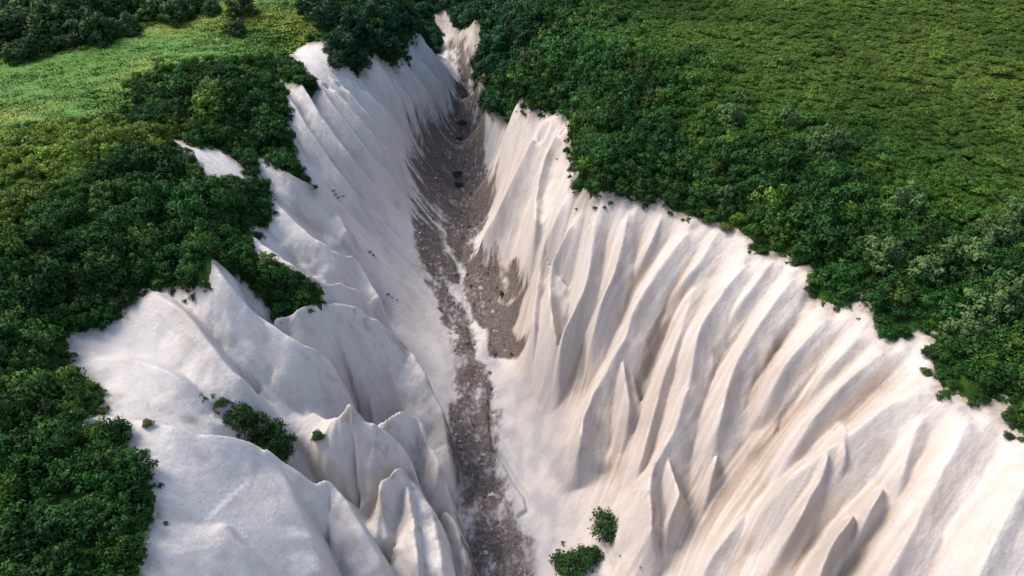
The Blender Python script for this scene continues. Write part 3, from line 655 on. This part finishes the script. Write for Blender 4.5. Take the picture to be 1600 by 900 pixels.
def scatter(name, label, cat, P, size, tint, protos, npick, seed):
    g = np.random.default_rng(seed); n = len(P); me = bpy.data.meshes.new(name); me.vertices.add(n); me.vertices.foreach_set('co', P.astype(np.float32).ravel())
    def at_(nm, t, k, v):
        a = me.attributes.new(nm, t, 'POINT'); a.data.foreach_set(k, v)
    at_('pick', 'INT', 'value', g.integers(0, npick, n).astype(np.int32))
    at_('turn', 'FLOAT_VECTOR', 'vector', np.c_[g.uniform(-.15, .15, (n, 2)), g.uniform(0, 6.28, n)].astype(np.float32).ravel())
    at_('size', 'FLOAT_VECTOR', 'vector', size.astype(np.float32).ravel()); at_('tint', 'FLOAT_VECTOR', 'vector', tint.astype(np.float32).ravel())
    o = add(name, me, label=label, cat=cat, kind='stuff'); md = o.modifiers.new('thicket', 'NODES'); md.node_group = scatter_group(protos); return o
first = {}
for o in C.objects:
    if o.name.startswith('foliage') and o.data.name not in first: first[o.data.name] = o
protos = list(first.values())
for left, nm, lb in ((1, 'thicket', 'dense green thicket covering the left plateau and rim'), (0, 'thicket', 'dense green thicket covering the right plateau and rim')):
    p = PTS[~sel & (PTS[:, 11] == left)]
    scatter(nm, lb, 'thicket', p[:, :3], np.c_[p[:, 3], p[:, 3], p[:, 3]*p[:, 4]], p[:, 5:8], protos, len(protos), 3+left)

# trees one can tell apart: u v of the crown, radius in pixels
ORD = 'leftmost second third fourth fifth sixth seventh eighth ninth tenth eleventh twelfth thirteenth fourteenth fifteenth sixteenth seventeenth eighteenth nineteenth twentieth'.split()+['twenty-first', 'twenty-second', 'twenty-third']
def nth(rank, tail): return ORD[rank]+(' of the ' if rank == 0 else ' from the left of the ')+tail
def trees(rows, tint, label, group, var, hs=1.0, seed=0):
    g = random.Random(seed)
    for i, (u, v, rp) in enumerate(rows):
        rp *= 1.12
        x, y = hit(u, v+rp*.35, Z, .6); d = math.sqrt(x*x+y*y+(CAM_Z-float(hz(x, y)))**2); r = rp/F*d; m, s = TREE[(i+var) % 4]
        k = g.uniform(.82, 1.2)
        plant('tree', 'tree', 'crown', m, s, x, y, r, hs*g.uniform(.85, 1.1), [c*k for c in tint], (label if len(rows) == 1 else nth(sorted(rows).index((u, v, rows[i][2])), label)) if isinstance(label, str) else label[i], 'tree', group)
trees([(12, 62, 26), (48, 45, 28), (88, 52, 28), (125, 35, 28), (22, 22, 26), (72, 16, 26), (118, 8, 24), (160, 22, 22), (155, 55, 22), (30, 85, 16), (60, 72, 18), (0, 40, 24), (190, 8, 20)],
      (.040, .092, .024), 'dark round trees in the top left wood', 'dark trees beyond the meadow', 0, seed=1)
trees([(88, 68, 13), (115, 62, 13)], (.085, .125, .05), ['small olive green tree in front of the top left wood', 'pale sage round tree at the front edge of the top left wood'], None, 1, seed=2)
trees([(200, 44, 16)], (.045, .09, .03), 'lone round green tree standing free on the meadow', None, 2)
trees([(250, 14, 22), (278, 24, 20), (298, 14, 12), (228, 4, 18), (330, 15, 12), (315, 4, 18)], (.042, .105, .026), 'green trees in the grove atop the meadow', 'grove at the top of the meadow', 3, seed=3)
trees([(380, 12, 18), (368, 44, 13)], (.055, .095, .028), ['round olive tree at the far top of the meadow', 'olive bush crowned tree in the dark scrub mid meadow'], None, 0, seed=4)
trees([(490, 14, 18), (515, 30, 20), (548, 40, 20), (575, 60, 18), (535, 70, 20), (590, 25, 20), (620, 30, 18), (560, 95, 16), (530, 95, 16), (600, 75, 18), (640, 40, 16)],
      (.020, .058, .026), 'dark trees on the far left rim', 'trees on the far left rim', 1, seed=5)
trees([(333, 168, 25)], (.085, .165, .022), 'bright lime green bushy tree on the left rim', None, 0)
trees([(392, 122, 14), (180, 300, 22), (168, 418, 24), (232, 385, 20), (280, 285, 20), (336, 316, 18), (100, 492, 16), (178, 722, 18)], (.055, .115, .022),
      ['small yellow green tree near the far left rim', 'light green tree high on the dark left hillside', 'light green round tree low on the dark left hillside', 'light green tree in the middle of the dark left hillside',
       'light green tree at the top of the dark left hillside', 'yellowish tall tree at the edge of the dark left hillside', 'light green tree beside the pale slope at far left', 'bright green crown among the lower left thicket'], None, 2, seed=6)
pale = [(1163, 153, 12), (1141, 184, 18), (1230, 186, 15), (1285, 232, 22), (1305, 222, 16), (1003, 282, 13), (1064, 258, 14), (1128, 306, 16), (1409, 322, 20), (1379, 402, 24), (1446, 422, 22), (1516, 408, 24), (1549, 366, 22), (1586, 345, 20), (1483, 398, 20), (1535, 490, 26), (1500, 520, 22), (1570, 460, 26)]
trees(pale, (.090, .160, .050), 'pale sage trees in the right thicket', 'pale trees in the right thicket', 1, 1.25, seed=7)
print('trees', round(time.time()-T0, 1))

# bushes standing alone on the bare slopes
LONE = [(948, 822, 24, 'round dark green bush standing alone on the pale floor, lower right of stream', 0), (893, 885, 24, 'wide dark green bush at the bottom edge of the canyon floor', 1),
        (920, 870, 17, 'upright green bush touching the wide bush at the bottom edge', 2), (348, 632, 8, 'small bush at the upper end of the bush row on the left slope', 3),
        (375, 650, 15, 'second bush from the top of the bush row on the left slope', 4), (397, 664, 18, 'middle bush of the bush row on the left slope', 5), (422, 688, 20, 'largest bush of the row behind the broad white spur', 0),
        (442, 708, 17, 'lowest bush of the row behind the broad white spur', 1), (497, 682, 9, 'small dark bush alone beside the toothed fin', 2), (405, 370, 9, 'small round bush alone below the left rim tongue', 3),
        (431, 333, 4, 'tiny round bush right of the left rim tongue', 4), (232, 663, 7, 'tiny yellowish bush on the crest of the broad white spur', 5), (218, 848, 7, 'tiny bush just off the lower left thicket', 0),
        (714, 270, 11, 'low green bush growing on the dark rubble of the upper bed', 1), (716, 287, 10, 'low green bush at the lower end of the rubble patch', 2), (722, 190, 9, 'small green bush high in the dark upper bed', 3),
        (718, 216, 9, 'faint green bush in the middle of the upper bed', 4), (785, 458, 8, 'sparse green bush on the rubble alcove below the prow', 5), (800, 553, 4, 'tiny bush at the foot of the dark rubble fan', 0),
        (887, 236, 7, 'small bush below the rim near the bright prow', 1), (892, 266, 6, 'tiny bush under the rim, lower of two near the prow', 2), (1135, 357, 9, 'grey green bush on the pale edge of the right wall', 3),
        (1456, 552, 12, 'bush leaning out from the right rim over the wall', 4), (1581, 655, 11, 'bush hanging below the right rim at the picture edge', 5), (1574, 680, 6, 'tiny bush lowest at the right picture edge', 0)]
for i, (u, v, rp, lb, k) in enumerate(LONE):
    x, y = hit(u, v+rp*.3, Z, .1); d = math.sqrt(x*x+y*y+(CAM_Z-float(hz(x, y)))**2); r = rp/F*d*(1.55 if 2 < i < 8 else 1.25); m, s = BUSH[k % 3], SHRUB[k][1]
    t = (.028, .075, .018) if i not in (11, 21) else (.09, .13, .04)
    plant('bush', 'bush', 'foliage', m, s, x, y, r*(.92 if not 12 < i < 18 else .62), .9 if not 12 < i < 18 else .5, t, lb, 'bush')
# small tufts clinging to the walls
g = random.Random(4)
TF = [(525, 306, 'left'), (530, 312, 'left'), (537, 308, 'left'), (521, 301, 'left'), (578, 396, 'left'), (584, 400, 'left'), (613, 466, 'left'), (620, 471, 'left'), (607, 462, 'left'), (389, 340, 'left'), (396, 360, 'left'), (400, 352, 'left'),
      (326, 449, 'left'), (322, 458, 'left'), (330, 452, 'left'), (315, 620, 'left'), (322, 628, 'left'), (335, 622, 'left'), (340, 650, 'left'), (352, 660, 'left'), (365, 670, 'left'), (362, 630, 'left'),
      (905, 292, 'right'), (898, 303, 'right'), (978, 312, 'right'), (1010, 322, 'right'), (1048, 338, 'right'), (1075, 346, 'right'), (1228, 412, 'right'), (1240, 405, 'right'), (1262, 440, 'right'), (1340, 500, 'right'), (1336, 470, 'right'), (1348, 468, 'right'),
      (1448, 520, 'right'), (870, 250, 'right'), (968, 870, 'floor'), (1000, 890, 'floor'), (880, 850, 'floor'), (872, 862, 'floor'), (925, 895, 'floor')]
LBT = {'left': 'tiny tufts on the pale left wall', 'right': 'tiny tufts just under the right rim', 'floor': 'tiny tufts on the floor near the round bushes'}
for i, (u, v, sd_) in enumerate(TF):
    x, y = hit(u, v, Z); r = g.uniform(.25, .5)
    o = add('plant_tuft', TUFT[i % 2], label=nth(sorted([q for q in TF if q[2] == sd_]).index((u, v, sd_)), LBT[sd_]), cat='plant', group='tufts on the %s' % ('canyon floor' if sd_ == 'floor' else sd_ + ' wall'))
    o.location = (x, y, float(hz(x, y))-.05); o.scale = (r, r, r); o.rotation_euler.z = g.uniform(0, 6); o['tint'] = [.03, .075, .02]

# meadow grass: tall herbs in clumps, a mass nobody could count
gm = np.random.default_rng(77); mp = np.array(MEAD_P); x, y = np.meshgrid(np.arange(mp[:, 0].min()-40, mp[:, 0].max(), .6), np.arange(mp[:, 1].min(), mp[:, 1].max(), .6))
x = (x+gm.uniform(-.4, .4, x.shape)).ravel(); y = (y+gm.uniform(-.4, .4, y.shape)).ravel(); k = (project(x, y, hz(x, y))[0] > -150) & inpoly(x, y, MEAD_P); x, y = x[k], y[k]
nn = fbm(x*.035, y*.05, 51, 3); n3 = fbm(x*.15, y*.3, 52, 3); yl = smooth(-.1, .5, nn)[:, None]
tint = ((1-yl)*np.array([.115, .250, .048])+yl*np.array([.230, .300, .055]))*np.clip(1+.30*n3+.08*gm.normal(size=len(x)), .4, 2)[:, None]
sz = .8*(1+.4*n3)*gm.uniform(.7, 1.3, len(x))
gp = []
for i, (u, v) in enumerate([(60, 130), (420, 40)]):
    gx_0, gy_0 = hit(u, v, Z); o = add('grass_clump', grass_mesh(600+i), label=['single grass clump in the left half of the meadow', 'single grass clump in the far right part of the meadow'][i], cat='grass'); o.location = (gx_0, gy_0, float(hz(gx_0, gy_0))); o['tint'] = [.1, .2, .04]; gp.append(o)
scatter('meadow_grass', 'bright green grass and herbs covering the meadow at top left', 'grass', np.c_[x, y, hz(x, y)-.05], np.c_[sz, sz, sz*.8], tint, gp, 2, 9)
# loose stones and rubble along the stream bed
def rubble():
    g = np.random.default_rng(31); k = np.argwhere((D > .5) & (~VEG) & (Y > 40) & (Y < 230) & (slope < 1.2)); w_ = np.ones(len(k)); k = k[g.choice(len(k), 4500)]
    t = np.array([[0, 0, 1], [.9, 0, .3], [.28, .85, .3], [-.73, .53, .3], [-.73, -.53, .3], [.28, -.85, .3], [0, 0, -.6]]); f = np.array([[0, 1, 2], [0, 2, 3], [0, 3, 4], [0, 4, 5], [0, 5, 1], [6, 2, 1], [6, 3, 2], [6, 4, 3], [6, 5, 4], [6, 1, 5]])
    n = len(k); r = np.minimum(.075*(1-g.random(n))**-.42, .6)
    V = t[None]*g.uniform(.6, 1.4, (n, 7, 1))*(r[:, None]*np.c_[g.uniform(.7, 1.4, n), g.uniform(.7, 1.4, n), g.uniform(.5, .9, n)])[:, None, :]
    px, py = X[k[:, 0], k[:, 1]]+g.uniform(-.3, .3, n), Y[k[:, 0], k[:, 1]]+g.uniform(-.3, .3, n)
    V = V+np.c_[px, py, hz(px, py)][:, None, :]
    return np_mesh('rubble', V.reshape(-1, 3), (f[None]+7*np.arange(n)[:, None, None]).reshape(-1, 3), STONE, att={'tone': np.repeat(g.random(n), 7)}, smooth_=False)
MS = NT('stone'); MS.l(MS.ramp(MS.attr('tone'), (.0, (.045, .035, .036)), (.6, (.12, .098, .095)), (.85, (.22, .20, .195)), (1, (.36, .34, .33))), MS.b.inputs['Base Color']); STONE = MS.m
add('rubble', rubble(), label='dark and pale loose stones strewn along the stream bed', cat='rubble', kind='stuff')
print('done', len(x), round(time.time()-T0, 1))
